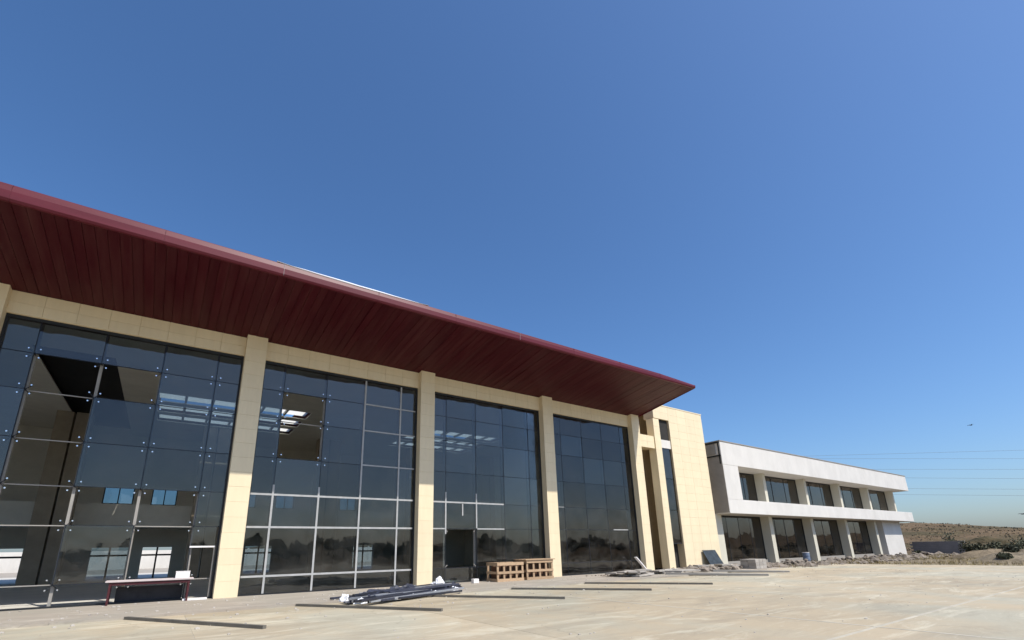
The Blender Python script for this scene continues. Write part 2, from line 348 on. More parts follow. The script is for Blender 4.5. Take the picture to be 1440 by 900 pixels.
# curtain walls
rows = [.03, .72, 2.67, 4.03, 5.62, 7.33, 8.68, 10.0]
def curtain(bi, x0, missing=(), tape=(), fit='in', detail=True):
    cw = empty('curtain_wall', (x0+PW+3.79, GY, 0), hall)
    a = x0+PW+.03; b = x0+S-.03
    vj = [x0+1.77+1.9*k for k in range(4)]; cols = [a]+vj+[b]
    fr = MB().box(a-.03, a+.045, GY-.05, GY+.18, 0, 10.0).box(b-.045, b+.03, GY-.05, GY+.18, 0, 10.0).box(a+.045, b-.045, GY-.05, GY+.18, 9.90, 9.998).box(a+.045, b-.045, GY-.05, GY+.18, 0.001, .05)
    fr.build('reveal_shade', DARKF, cw)  # dark edging stands in for the shaded reveal round the bay
    miss = set(missing)
    for c in range(5):
        for r in range(7):
            if (c, r) in miss: continue
            xa, xb = cols[c]+.012, cols[c+1]-.012; za, zb = rows[r]+.012, rows[r+1]-.012
            if c == 0: xa += .04
            if c == 4: xb -= .04
            if r == 6: zb -= .09
            if r == 0: za += .02
            piece('pane', round(xb-xa, 3), .016, round(zb-za, 3), GLASS, ((xa+xb)/2, GY, za), cw, 0, (random.gauss(0, .0035), 0, random.gauss(0, .0035)))
    for x in vj:
        B(x-.045, x+.045, GY+.16, GY+.28, .0, 10.0).build('mullion_tube', TUBE, cw)
    # silicone in the joints where at least one neighbouring pane stands
    for ci, x in enumerate(vj):
        for r in range(7):
            if (ci, r) in miss and (ci+1, r) in miss: continue
            B(x-.0125, x+.0125, GY-.012, GY+.03, rows[r]+.02, rows[r+1]-.02).build('joint_seal', SEAL, cw)
    for ri in range(1, 7):
        for c in range(5):
            m2 = ((c, ri) in miss)+((c, ri-1) in miss)
            if m2 == 2:
                B(cols[c]+.05, cols[c+1]-.05, GY+.20, GY+.235, rows[ri]-.018, rows[ri]+.018).build('tie_rod', TUBE, cw); continue
            B(cols[c]+.01, cols[c+1]-.01, GY-.011, GY+.028, rows[ri]-.012, rows[ri]+.012).build('joint_seal', SEAL, cw)
    # pale tape strips over the joints
    for (xa, xb, za, zb) in tape:
        B(xa, xb, GY-.034, GY-.016, za, zb).build('joint_tape', TAPE, cw)
    # four-armed glass fittings with a steel button near each pane corner
    if 'spider' not in _cache:
        s = MB()
        for sx in (-1, 1):
            for sz in (-1, 1):
                s.tube([(sx*.16, .05, sz*.16), (sx*.16, -.03, sz*.16)], .014, 6); s.tube([(sx*.16, -.018, sz*.16), (sx*.16, -.034, sz*.16)], .026, 10)
                s.bar((0, .07, 0), (sx*.16, .05, sz*.16), .022)
        s.tube([(0, .06, 0), (0, .17, 0)], .03, 8)
        me = s.mesh('glass_fitting', STEEL); me.materials.append(DARKF); _cache['spider'] = me
        nb = len(MB().tube([(0, 0, 0), (0, 1, 0)], 1, 6).f)+len(MB().tube([(0, 0, 0), (0, 1, 0)], 1, 10).f)
        for fi, p in enumerate(me.polygons):
            if fi >= 4*(nb+6) or fi % (nb+6) >= nb: p.material_index = 1
        s = MB()
        for sx in (-1, 1):
            for sz in (-1, 1): s.bar((0, .07, 0), (sx*.16, .05, sz*.16), .035)
        s.tube([(0, .06, 0), (0, .17, 0)], .03, 8)
        _cache['spider_in'] = s.mesh('glass_fitting', TUBE)
    for ci, x in enumerate(vj):
        for ri in range(1, 7):
            taped = any(t[0]-.1 < x < t[1]+.1 and t[2]-.1 < rows[ri] < t[3]+.1 for t in tape)
            k = 'spider' if (fit == 'out' and not taped) else 'spider_in'
            inst('glass_fitting', _cache[k], (x, GY, rows[ri]), cw)
    return cw
curtain(-2, -25.2)
curtain(-1, -16.8)
miss1 = [(1, r) for r in range(6)]+[(0, 0), (0, 1), (0, 2), (2, 5), (2, 2), (3, 2), (3, 1), (2, 0), (3, 0), (4, 0), (4, 1)]
cw1 = curtain(0, -8.4, miss1, (), 'out')
MB().box(-.98, -.12, GY-.03, GY+.03, 1.88, 1.94).build('door_head', CARD, cw1)
B(-.98, -.94, GY-.03, GY+.03, .05, 1.875).build('door_jamb', DARKF, cw1); B(-.16, -.12, GY-.03, GY+.03, .05, 1.875).build('door_jamb', TUBE, cw1)
piece('pane', .80, .016, .70, GLASS, (-.55, GY, 1.955), cw1, 0)
t = .04
v2 = [1.77, 3.67, 5.57, 7.47]
tape2 = [(5.57-t, 5.57+t, .02, 9.9), (7.47-t, 7.47+t, .02, 9.9), (1.77-t, 1.77+t, .02, 4.45), (3.67-t, 3.67+t, .02, 4.45)]
for z in (.72, 2.67, 4.03):
    e = [.90, 1.77-t, 1.77+t, 3.67-t, 3.67+t, 5.57-t, 5.57+t, 7.47-t, 7.47+t, 8.30]
    tape2 += [(e[k], e[k+1], z-t, z+t) for k in range(0, 10, 2)]
for z in (5.62, 7.33, 8.68): tape2 += [(5.57+t, 7.47-t, z-t*.8, z+t*.8), (7.47+t, 8.30, z-t*.8, z+t*.8)]
curtain(1, 0, [(1, 4), (1, 5)], tape2, 'out')
o3 = 8.4
tape3 = [(o3+1.77-t, o3+1.77+t, 2.4, 4.55), (o3+3.67-t, o3+3.67+t, 2.7, 4.55), (o3+.9, o3+1.77-t, 4.03-t, 4.03+t), (o3+1.77+t, o3+3.67-t, 4.03-t, 4.03+t), (o3+3.67+t, o3+5.5, 4.03-t, 4.03+t),
         (o3+.9, o3+1.77-t, 2.67-t*.8, 2.67+t*.8), (o3+3.67+t, o3+5.5, 2.67-t*.8, 2.67+t*.8), (o3+2.76, o3+2.83, 3.35, 3.97)]
curtain(2, o3, [(1, 1)], tape3)
o4 = 16.8
tape4 = [(o4+6.0, o4+7.42, 2.66, 2.72), (o4+.95, o4+1.7, 4.01, 4.04)]
curtain(3, o4, [], tape4)

# roof: soffit boards, fascia, deck
roof = empty('roof', (0, -2, 11), hall)
pw = .31; n = int((X1-X0)/pw); pw = (X1-X0)/n
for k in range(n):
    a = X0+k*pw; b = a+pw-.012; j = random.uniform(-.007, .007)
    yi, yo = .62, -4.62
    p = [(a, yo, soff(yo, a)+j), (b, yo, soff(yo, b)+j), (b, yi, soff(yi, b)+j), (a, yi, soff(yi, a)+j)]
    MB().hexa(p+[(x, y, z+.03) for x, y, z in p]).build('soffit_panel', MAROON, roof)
def fh(x): return .60 - (min(26.2, max(-7, x))+7)/33.2*.22 - max(0, min(1, (x-23)/3.15))*.14
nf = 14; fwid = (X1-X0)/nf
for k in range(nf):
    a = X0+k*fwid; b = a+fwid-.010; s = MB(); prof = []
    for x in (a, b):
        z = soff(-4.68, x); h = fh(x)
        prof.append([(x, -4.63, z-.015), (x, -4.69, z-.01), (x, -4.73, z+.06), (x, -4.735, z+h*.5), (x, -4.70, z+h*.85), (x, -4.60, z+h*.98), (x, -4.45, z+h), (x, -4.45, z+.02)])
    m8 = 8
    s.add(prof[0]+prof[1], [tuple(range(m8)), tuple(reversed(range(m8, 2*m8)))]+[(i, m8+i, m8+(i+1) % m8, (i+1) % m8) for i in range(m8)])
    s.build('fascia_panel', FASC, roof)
    B(b+.001, b+.009, -4.738, -4.60, soff(-4.68, b)+.02, soff(-4.68, b)+fh(b)*.8).build('fascia_joint', TAPE if k in (6, 9) else FASC, roof)
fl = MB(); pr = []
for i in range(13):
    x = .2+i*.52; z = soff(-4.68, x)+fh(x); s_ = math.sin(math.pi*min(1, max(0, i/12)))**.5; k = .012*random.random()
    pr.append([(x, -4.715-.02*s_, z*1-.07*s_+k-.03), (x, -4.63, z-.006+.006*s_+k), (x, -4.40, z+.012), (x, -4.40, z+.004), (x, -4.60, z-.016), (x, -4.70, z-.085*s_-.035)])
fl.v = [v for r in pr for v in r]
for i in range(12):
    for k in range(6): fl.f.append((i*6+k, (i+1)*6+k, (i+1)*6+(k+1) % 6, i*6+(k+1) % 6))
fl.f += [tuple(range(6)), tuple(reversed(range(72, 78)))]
fl.build('edge_glint', GLINT, roof)  # added white strip stands in for a sun glint on the fascia top
# gable strip closing the right end
MB().hexa([(X1, -4.66, soff(-4.68, X1)-.01), (X1+.03, -4.66, soff(-4.68, X1)-.01), (X1+.03, 1.2, 10.62), (X1, 1.2, 10.62), (X1, -4.66, soff(-4.68, X1)+fh(X1)), (X1+.03, -4.66, soff(-4.68, X1)+fh(X1)), (X1+.03, 1.2, 12.1), (X1, 1.2, 12.1)]).build('gable_trim', FASC, roof)
# skylight strips
SKY = []
for xa, xb in ((-3.3, 5.6), (14.2, 22.0)):
    for ya in (11.6, 14.3, 17.0): SKY.append((xa, xb, ya, ya+1.9))
def holed(xs, ys, zf, th, holes):
    xs = sorted(set(xs+[v for h in holes for v in h[:2]])); ys = sorted(set(ys+[v for h in holes for v in h[2:]])); s = MB()
    for i in range(len(xs)-1):
        for j in range(len(ys)-1):
            cx, cy = (xs[i]+xs[i+1])/2, (ys[j]+ys[j+1])/2
            if any(h[0] < cx < h[1] and h[2] < cy < h[3] for h in holes): continue
            p = [(xs[i], ys[j]), (xs[i+1], ys[j]), (xs[i+1], ys[j+1]), (xs[i], ys[j+1])]
            s.hexa([(x, y, zf(x, y)) for x, y in p]+[(x, y, zf(x, y)+th) for x, y in p])
    return s
holed([X0, X1-.01], [-4.44, 26], lambda x, y: soff(-4.68, x)+fh(x)-.06+(y+4.44)*.016, .06, SKY).build('deck', ROOFM, roof)
for h in SKY:
    m6 = (h[1]-h[0])/6
    for k in range(6): B(h[0]+m6*k+.07, h[0]+m6*(k+1)-.07, h[2]+.05, h[3]-.05, 11.22, 11.235).build('skylight', TRANSL, roof)
    for k in range(1, 6): B(h[0]+m6*k-.06, h[0]+m6*k+.06, h[2], h[3], 11.08, 11.3).build('skylight_bar', TUBE, roof)

# hall interior
inn = empty('interior', (0, 12, 0), hall)
holed([-25.2, X1-.05], [.78, 25.6], lambda x, y: 11.0, .06, SKY+[(-8.05, -5.0, 6.5, 25.2)]).build('ceiling', PLASTER, inn)
B(-8.3, -4.8, 6.3, 25.4, 11.55, 11.6).build('void_dark_sheet', DARKIN, inn)  # dark sheet stands in for the unlit depth above the ceiling slot
B(-25.2, X1-.05, .57, 40, -.3, .006).build('floor', INFLOOR, inn)
wins = [(-6.05, -4.15, 5.55, 6.85), (-3.0, -1.3, 5.55, 6.85), (3.0, 4.6, 5.55, 6.85), (6.2, 7.8, 5.55, 6.85), (12.0, 13.6, 5.55, 6.85), (20.0, 21.6, 5.55, 6.85), (-6.1, -3.9, .0, 2.3), (-3.0, -1.1, 0.0, 2.3), (4.2, 6.3, .0, 2.3), (-13.0, -9.8, 0, 2.3), (-24.4, -14.5, 0, 3.5), (-24.4, -15.5, 5.55, 8.6), (13.6, 15.6, 0, 2.3)]  # the wide openings at far left are added to brighten the hall
xs = sorted(set([-25.2, X1-.05]+[v for h in wins for v in h[:2]])); zs = sorted(set([0, 12.4]+[v for h in wins for v in h[2:]])); s = MB()
for i in range(len(xs)-1):
    for j in range(len(zs)-1):
        cx, cz = (xs[i]+xs[i+1])/2, (zs[j]+zs[j+1])/2
        if not any(h[0] < cx < h[1] and h[2] < cz < h[3] for h in wins): s.box(xs[i], xs[i+1], 25.2, 25.5, zs[j], zs[j+1])
s.build('back_wall', PLASTER, inn)
for h in wins[:6]:
    c = (h[0]+h[1])/2
    for q in (h[0]+.07, c+.035): piece('window_pane', c-.105-h[0], .012, h[3]-h[2]-.07, GLASS, (q+(c-.105-h[0])/2, 25.3, h[2]+.065), inn, 0)
    MB().prism([(h[0], 25.25), (h[1], 25.25), (h[1], 25.3), (h[0], 25.3)], h[2], h[2]+.06).build('window_sill', DARKF, inn)
    for q in (h[0]+.035, c, h[1]-.035): B(q-.035, q+.035, 25.25, 25.35, h[2]+.06, h[3]).build('window_bar', DARKF, inn)
for h in [q for q in wins[6:] if q[1]-q[0] < 4]:
    c = (h[0]+h[1])/2
    MB().box(c-.06, c+.06, 25.25, 25.35, 0.01, h[3]).box(h[0], c-.06, 25.25, 25.35, 1.65, 1.78).box(c+.06, h[1], 25.25, 25.35, 1.65, 1.78).build('door_frame', DARKF, inn)
B(-25.2, X1-.05, 20.0, 25.2, 3.7, 3.95).build('gallery_slab', PLASTER, inn)
B(-25.2, X1-.05, 19.85, 20.0, 3.55, 5.1).build('parapet', PLASTER, inn)
for px in (-25, -16.6, -8.7, -.3, 8.1, 16.5, 24.6):
    B(px-.05, px+.83, 19.0, 19.84, 0, 10.99).box(px+.95, px+1.83, 19.0, 19.84, 0, 10.99).build('pier', PIERM, inn)
B(-25.35, -25.2, 19, 25.6, 0, 12.3).build('side_wall', PLASTER, inn); B(X1-.05, X1, .78, 25.6, 0, 11.2).build('side_wall', PLASTER, inn)  # left wall stops short; the open end is added to let light in

B(-40, 40, 40.2, 64, -.3, -.02).build('rear_yard', PLAT, kind='structure')
yw = empty('added_yard_wall', (0, 66, 0), label='pale wall added behind the hall to brighten its far doorways', cat='wall')  # sunlit pale wall added so the far doorways read bright
for k in range(16):
    B(-40+5*k+.15, -35+5*k-.15, 66, 66.2, -.1, 2.5).build('panel', WHITE, yw); B(-40+5*k-.149, -40+5*k+.149, 65.95, 66.25, -.1, 2.65).build('post', WHITE, yw)  # panels and posts of the added yard wall
# ================================================================== stair tower
tw = empty('stair_tower', (31, 0, 0), label='tall plain cream stone stair tower between glass hall and white wing', cat='building')
def clad(x0, x1, z0, z1, y, parent, tw_=1.15, th=.605, dep=.05):
    nx_ = max(1, round((x1-x0)/tw_)); nz_ = max(1, round((z1-z0)/th)); a = (x1-x0)/nx_; h = (z1-z0)/nz_
    for i in range(nx_):
        for k in range(nz_):
            piece('tile', a-.006, dep, h-.004, STONE, (x0+a*(i+.5), y+dep/2+random.uniform(0, .004), z0+h*k), parent, .004)
body = B(29.62, 34.12, .06, 9, 0, 12.06).box(27.8, 29.62, 2.1, 9, 0, 12.06).build('wall', STONEJ, tw)
clad(29.62, 34.15, 0, 12.08, 0, body)
pe = B(27.72, 28.36, .06, .62, 0, 10.95).build('pier', STONEJ, tw)
clad(27.68, 28.39, 0, 10.95, 0, pe, .71)
sd_ = B(27.68, 27.72, .055, .62, 0, 10.95).build('pier_return', STONE, tw)
hd = B(27.8, 29.6, .06, .9, 11.0, 12.06).build('head', STONEJ, tw); clad(27.8, 29.615, 11.0, 12.08, 0, hd, .9, .54)
B(27.75, 34.2, -.02, 9.05, 12.085, 12.16).build('coping', STONE, tw)
lb = B(26.06, 27.66, .14, .9, 8.62, 9.52).build('link_beam', STONEJ, tw); clad(26.04, 27.67, 8.6, 9.54, .08, lb, .82, .47)
B(26.05, 27.78, 1.6, 1.9, 5.4, 11.2).build('link_wall', PLASTER, tw)
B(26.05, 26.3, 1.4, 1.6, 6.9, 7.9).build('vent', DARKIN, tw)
B(26.05, 27.68, 1.95, 2.0, 0, 5.4).build('doorway_dark_sheet', DARKIN, tw)  # dark sheet stands in for the shade inside this opening
B(28.42, 29.6, .17, .22, 9.4, 11.0).build('shaft_dark_sheet', DARKIN, tw)  # dark sheet stands in for the unlit shaft
B(28.40, 28.44, .24, .6, 0, 11.0).build('slot_jamb', STONE, tw)
B(28.42, 29.6, .07, .5, 8.75, 9.38).build('spandrel', WHITE, tw)
for z0, z1 in ((1.8, 4.1), (4.13, 6.4), (6.43, 8.73)): piece('pane', 1.17, .016, z1-z0, GLASSW, (29.02, .14, z0), tw, 0)
B(28.46, 29.61, .55, .6, 0, 8.75).build('slot_dark_sheet', DARKIN, tw)
B(28.42, 29.61, .12, .2, 1.72, 1.79).build('transom', DARKF, tw)

# ================================================================== white office wing
ow = empty('office_wing', (57, 0, -.12), label='low white two storey office wing with projecting bands beside the tower', cat='building')
YB, YC, YG = -.45, .7, 1.5
B(35.6, 79.6, YB, 12, 8.0, 9.94).build('roof_band', WHITE, ow, bevel=.02)
B(35.55, 79.65, YB-.04, 12.05, 9.945, 10.03).build('coping', GREYCON, ow)
B(35.6, 78.7, YB, 12, 4.02, 5.16).build('sill_band', WHITE, ow, bevel=.02)
B(35.6, 37.85, YB, 1.4, 5.165, 7.995).build('end_frame', WHITE, ow)
# unfinished corner: missing cladding shows a steel and block backing
B(35.53, 35.595, .0, 1.0, 8.9, 9.75).build('bare_blockwork', GREYCON, ow)
MB().box(35.52, 35.59, YB+.05, 1.2, 8.68, 8.80).box(35.52, 35.59, YB+.1, YB+.2, 8.05, 9.8).box(35.52, 35.59, YB+.05, 1.2, 9.80, 9.92).build('bare_framing', DARKF, ow)
B(35.57, 35.597, YB+.02, 11.9, 4.1, 8.65).build('end_shade', GREYCON, ow)  # grey sheet puts the white end face's shade into colour
B(34.2, 36.18, YC, 3, -.14, 4.015).build('ground_wall', COLM, ow)
cr = [44.46+8.26*k for k in range(5)]
for k, x in enumerate(cr):
    if k < 4: B(x-.62, x, YC, YG+.3, -.14, 4.015).build('column', COLM, ow)
    B(x-.42 if k < 4 else x-.4, x+.05, YC, YG+.3, 5.165, 7.995).build('column', COLM, ow)
B(71.2, 77.25, YC, 9, -.14, 4.015).build('end_wall', WHITE, ow)
B(69.3, 71.19, YG+.2, 9, -.14, 4.015).build('recess_wall', GREYCON, ow)
def window(x0, x1, z0, z1, nm):
    wdw = MB().box(x0, x1, YG-.04, YG+.08, z0, z0+.07).box(x0, x1, YG-.04, YG+.08, z1-.12, z1).box(x0, x0+.07, YG-.04, YG+.08, z0+.07, z1-.12).box(x1-.07, x1, YG-.04, YG+.08, z0+.07, z1-.12)
    W = wdw.build('window', DARKF, ow); cw_ = (x1-x0-.14)/nm
    for k in range(nm):
        piece('pane', round(cw_-.04, 3), .016, round(z1-z0-.2, 3), GLASSW, (x0+.07+cw_*(k+.5), YG, z0+.075), W, 0, (random.gauss(0, .003), 0, random.gauss(0, .003)))
        if k: B(x0+.07+cw_*k-.02, x0+.07+cw_*k+.02, YG-.03, YG+.05, z0+.072, z1-.122).build('mullion', DARKF, W)
L_ = [36.2]+[c+.02 for c in cr]
for k in range(4): window(L_[k], cr[k]-.64, -.10, 4.01, 4)
B(36.2, 69.2, YG-.2, YG-.08, -.13, .25).build('plinth', GREYCON, ow)
U = [37.9]+[c+.07 for c in cr]
for k in range(5): window(U[k], cr[k]-(.44 if k < 4 else .42), 5.17, 7.99, 3)
B(35.7, 77.2, 4.5, 4.6, -.1, 4.0).build('inner_wall', PLASTER, ow); B(35.7, 77.4, 4.5, 4.6, 5.2, 7.98).build('inner_wall', PLASTER, ow)
B(36.2, 71.1, YG+.1, 4.5, -.15, -.1).build('floor', INFLOOR, ow)

# ================================================================== things on the platform
# table with a card box
tb = empty('table', (-2.0, .15, 0), label='long low table with pale top and dark red legs below broken glazing', cat='table')
B(-3.30, -.72, -.15, .50, .74, .80).build('table_top', PALE, tb, bevel=.008)
MB().box(-3.2, -.82, -.10, -.07, .64, .737).box(-3.2, -.82, .42, .45, .64, .737).build('apron_rail', RED, tb)
for x in (-3.16, -.86):
    for y in (-.08, .43): MB().box(x-.03, x+.03, y-.03, y+.03, 0, .737).build('leg', RED, tb)
for x in (-3.16, -.86): MB().bar((x, -.05, .2), (x, .4, .55), .03).bar((x, -.05, .5), (x, .4, .2), .03).build('brace', RED, tb)
cb = empty('carton', (-1.08, .1, .80), label='small white carton standing on the right end of the table', cat='box')
B(-1.30, -.86, -.05, .28, .801, 1.02).build('carton_body', CARD, cb, bevel=.006)
MB().hexa([(-1.31, -.055, 1.022), (-.85, -.055, 1.022), (-.85, .11, 1.03), (-1.31, .11, 1.03), (-1.31, -.055, 1.03), (-.85, -.055, 1.03), (-.85, .11, 1.04), (-1.31, .11, 1.04)]).build('flap', CARD, cb)
# dark sheet standing in for the shadow behind the table legs
B(-3.0, -1.0, .62, .68, .008, .55).build('table_shade', mat('painted_shade', (.03, .03, .035), .6, .3, 4), label='dark upright sheet standing in for the shadow behind the table', cat='shade_sheet')
B(-.98, -.2, .0, .3, .001, .06).build('white_plank', CARD, label='short white plank flat on the ground by the door jamb', cat='plank')

# timber crates
def crate(x0, x1, y0, y1, h, lid, label):
    c = empty('timber_crate', ((x0+x1)/2, (y0+y1)/2, 0), label=label, cat='crate', group='timber crates by the pillar')
    npst = 5; zs_ = [(.0, .14), (.40*h, .40*h+.12), (h-.15, h)]
    for (za, zb) in zs_:
        B(x0, x1, y0, y0+.03, za, zb).build('slat', WOOD, c); B(x0, x1, y1-.03, y1, za, zb).build('slat', WOOD, c)
        B(x0, x0+.03, y0+.031, y1-.031, za, zb).build('slat', WOOD, c); B(x1-.03, x1, y0+.031, y1-.031, za, zb).build('slat', WOOD, c)
    for k in range(npst):
        xx = x0+.06+(x1-x0-.12)*k/(npst-1)
        for yy in (y0+.032, y1-.092): B(xx-.055, xx+.055, yy, yy+.06, .0, h-.005).build('post', WOOD, c)
    B(x0+.16, x1-.16, y0+.2, y1-.2, .16, h*.8).build('load', WOODD, c)
    if lid:
        for k in range(4):
            ya = y0-.05+(y1-y0+.1)*k/4; B(x0-.08, x1+.12, ya, ya+(y1-y0+.1)/4-.03, h+.001, h+.045).build('lid_board', WOOD, c)
    return c
crate(12.40, 14.10, -.95, .05, .93, False, 'open topped slatted timber crate, left of the pair before the third bay')
crate(14.30, 16.15, -.95, .10, 1.00, True, 'slatted timber crate with boarded lid, nearest the cream pillar')
B(11.12, 11.42, -.75, -.5, 0, .2).build('white_block', CARD, bevel=.01, label='small white block alone on paving left of crates', cat='block')

# heap of wrapped profiles
rp = random.Random(3)
wh = ['in the middle', 'near the top', 'at the front', 'at the back', 'at the left tip', 'at the right end']
for k in range(38):
    lay = 0 if k < 16 else 1 if k < 28 else 2; n_l = (16, 12, 10)[lay]; i_l = k-(0, 16, 28)[lay]; L = rp.uniform(2.6, 5.6-lay*.6)
    d = Vector((6.1, 2.7+.0, 0)).normalized(); d.rotate(Matrix.Rotation(rp.gauss(0, .09), 3, 'Z')); nrm = Vector((-d.y, d.x, 0))
    c = Vector((5.9, -4.3, 0)) + nrm*((i_l-(n_l-1)/2)*(.135-.02*lay)+rp.uniform(-.03, .03)) + d*rp.uniform(-1, 1)*(3.2-L*.5)
    zc = .04+lay*.085+rp.uniform(0, .02); tl_ = rp.gauss(0, .012)
    a = c-d*L/2; b = c+d*L/2; wdt = rp.uniform(.06, .12)
    s = MB().bar((a.x, a.y, zc+max(0, -tl_*L)), (b.x, b.y, zc+max(0, tl_*L)), wdt, .07)
    s.build('metal_profile', ALU if k % 4 == 1 else WRAP, bevel=.008, label=('bare pale metal profile' if k % 4 == 1 else 'dark wrapped metal profile')+' in the '+('bottom layer', 'middle layer', 'top layer')[lay]+' of the heap before the second pillar', cat='profile', group='heap of metal profiles')
def film(c, r, h, seed, label, g):
    me = bmesh.new(); bmesh.ops.create_icosphere(me, subdivisions=4, radius=1)
    for v in me.verts:
        nn = 1+.55*noise.noise(v.co*1.6+Vector((seed*3.1, 0, 0)))+.3*noise.noise(v.co*4+Vector((seed, 5, 0)))-.35*abs(noise.noise(v.co*7+Vector((seed, 9, 2))))-.2*abs(noise.noise(v.co*15+Vector((seed, 1, 6))))
        v.co = Vector((v.co.x*r[0]*nn, v.co.y*r[1]*nn, max(0, v.co.z)*h*nn))
    m = bpy.data.meshes.new('film'); me.to_mesh(m); me.free(); m.materials.append(FILM)
    o = inst('plastic_film', m, c, label=label, cat='film', group=g)
    return o
film((8.45, -2.05, .0), (.34, .20), .40, 1, 'large crumpled white film on the heap end by the pillar', 'scraps of white film')
film((3.15, -5.75, .1), (.16, .10), .20, 2, 'crumpled white film at the near left tip of the profile heap', 'scraps of white film')
film((3.6, -5.95, .0), (.22, .07), .16, 6, 'second white film scrap from the left tip of the heap', 'scraps of white film')
film((4.7, -5.62, .0), (.40, .07), .13, 3, 'long strip of white film along the heap front', 'scraps of white film')
film((5.7, -5.12, .0), (.28, .06), .10, 7, 'short white film strip under the heap front', 'scraps of white film')
film((6.9, -4.6, .0), (.36, .07), .12, 4, 'white film strip at the middle front of the heap', 'scraps of white film')
film((8.2, -3.9, .0), (.22, .08), .18, 5, 'white film scrap at the right front of the heap', 'scraps of white film')

for k, (x, y, rx_, ry_, h_) in enumerate(((4.3, -5.0, .9, .28, .30), (5.8, -4.35, 1.0, .30, .36), (7.3, -3.55, .8, .30, .32), (8.7, -2.9, .6, .25, .26))):
    o = film((x, y, .0), (rx_, ry_), h_, 20+k, ['first', 'second', 'third', 'last'][k]+' dark crumpled wrapping from the left on the profile heap', 'dark wrapping on the heap'); o.rotation_euler[2] = .43; o.data.materials[0] = WRAP; o.name = 'dark_wrapping'
# leaning plank and leaning dark sheet
MB().bar((25.02, -.13, .04), (24.15, -.02, .92), .06, .20, (0, 1, 0)).build('leaning_plank', CARD, label='white plank leaning against the foot of the last pillar', cat='plank')
MB().hexa([(31.75, -.62, .0), (33.5, -.62, .0), (33.5, -.58, .0), (31.75, -.58, .0), (31.6, -.12, 1.22), (33.25, -.12, 1.22), (33.25, -.08, 1.23), (31.6, -.08, 1.23)]).build('leaning_sheet', mat('dark_sheet', (.035, .045, .052), .55, .5, 3, .4, 6, .3), label='dark shiny sheet leaning against the tower foot', cat='sheet')

# stone slabs and planks heaped before the tower
ra = random.Random(11); rest = []
def slab_at(x, y, z, sx, sy, sz, rz, tilt, label, group, m=SLABM, nm='stone_slab'):
    key = ('slb', nm, round(sx, 1), round(sy, 1), round(sz, 2), m.name)
    if key not in _cache: _cache[key] = B(-sx/2, sx/2, -sy/2, sy/2, 0, sz).mesh(nm, m, bevel=.012)
    return inst(nm, _cache[key], (x, y, z), rot=(tilt, ra.uniform(-.03, .03), rz), label=label, cat='slab' if nm == 'stone_slab' else 'plank', group=group)
for k in range(22):
    x = ra.uniform(19.6, 24.6); y = ra.uniform(-3.6, -1.4)+(x-19)*.03; lay = k//9
    slab_at(x, y, .02+lay*.10, ra.choice((.9, 1.2, 1.6)), ra.choice((.5, .7)), .08, ra.uniform(0, 3), ra.uniform(-.05, .05), 'grey stone slab in the low heap on the platform before the tower', 'slabs heaped before the tower')
for k in range(14):
    x = ra.uniform(27.5, 33.5); y = ra.uniform(-2.9, -1.0); lay = k//6
    slab_at(x, y, .02+lay*.1, ra.choice((.9, 1.2)), ra.choice((.5, .7)), .1, ra.uniform(0, 3), ra.uniform(-.08, .08), 'broken slab in the rubble at the foot of the tower', 'slabs at the tower foot')
for k, (x, y, L, rz) in enumerate(((24.0, -5.6, 5.2, -1.0), (28.0, -5.4, 4.2, -.9))):
    slab_at(x, y, AZ+.01, L, .3, .12, rz, 0, ('long grey plank on the apron before the slab heap', 'grey plank on the apron nearest the pallet of blocks')[k], None, GREYCON, 'plank')
# pallet of blocks
pb = empty('block_stack', (31.9, -3.6, 0), label='square stack of grey blocks on the platform before the wing', cat='blocks')
for iz in range(3):
    for ix in range(3):
        for iy in range(2): piece('block', .44, .52, .20, SLABM, (31.4+ix*.46+ra.uniform(-.01, .01), -3.9+iy*.54, .001+iz*.205), pb, .01)
def rock_pile(name, pts, m, **k):
    s = MB()
    for (x, y, z, r) in pts:
        bm = bmesh.new(); bmesh.ops.create_icosphere(bm, subdivisions=1, radius=r); sd2 = ra.uniform(0, 99)
        vs = []
        for v in bm.verts:
            q = v.co*(1+.5*noise.noise(v.co/r*1.3+Vector((sd2, 0, 0)))); vs.append((x+q.x*1.2, y+q.y, max(z-.06, z+q.z*.75)))
        s.add(vs, [[v.index for v in f.verts] for f in bm.faces]); bm.free()
    return s.build(name, m, **k)
pts = []
for k in range(150):
    x = ra.uniform(26.3, 33.8); pts.append((x, ra.uniform(-3.6, -.8), ra.uniform(.0, .12), ra.uniform(.05, .16)))
for k in range(60): pts.append((ra.uniform(18.5, 26), ra.uniform(-3.6, -.8), .01, ra.uniform(.03, .09)))
for k in range(34): pts.append((ra.uniform(25.5, 33.8), ra.uniform(-3.9, -1.0), ra.uniform(.02, .12), ra.uniform(.16, .34)))
rock_pile('rubble', pts, RUBBLE, label='broken stone rubble at the foot of the tower', cat='rubble', kind='stuff')
pts = []
for k in range(520):
    x = 34.2+45*ra.random()**1.1; y = ra.uniform(-4.6, .1)-.6*ra.random(); pts.append((x, y, -.17, ra.uniform(.08, .30) if k % 9 else ra.uniform(.3, .55)))
for cx_ in (36.5, 40.5, 43.2, 49.0, 52.5, 57, 61, 66, 70, 74):
    for k in range(26):
        r_ = abs(ra.gauss(0, .9)); a_ = ra.uniform(0, 6.28); pts.append((cx_+math.cos(a_)*r_*1.6, -1.9+math.sin(a_)*r_, -.17+max(0, .5-.35*r_)*ra.random(), ra.uniform(.1, .28)))
rock_pile('wing_rubble', pts, RUBBLE, label='rough spoil and rubble along the foot of the white wing', cat='rubble', kind='stuff')
bk = empty('blue_drum', (47.2, -.4, -.12), label='small blue grey drum before the second ground floor window of the wing', cat='drum')
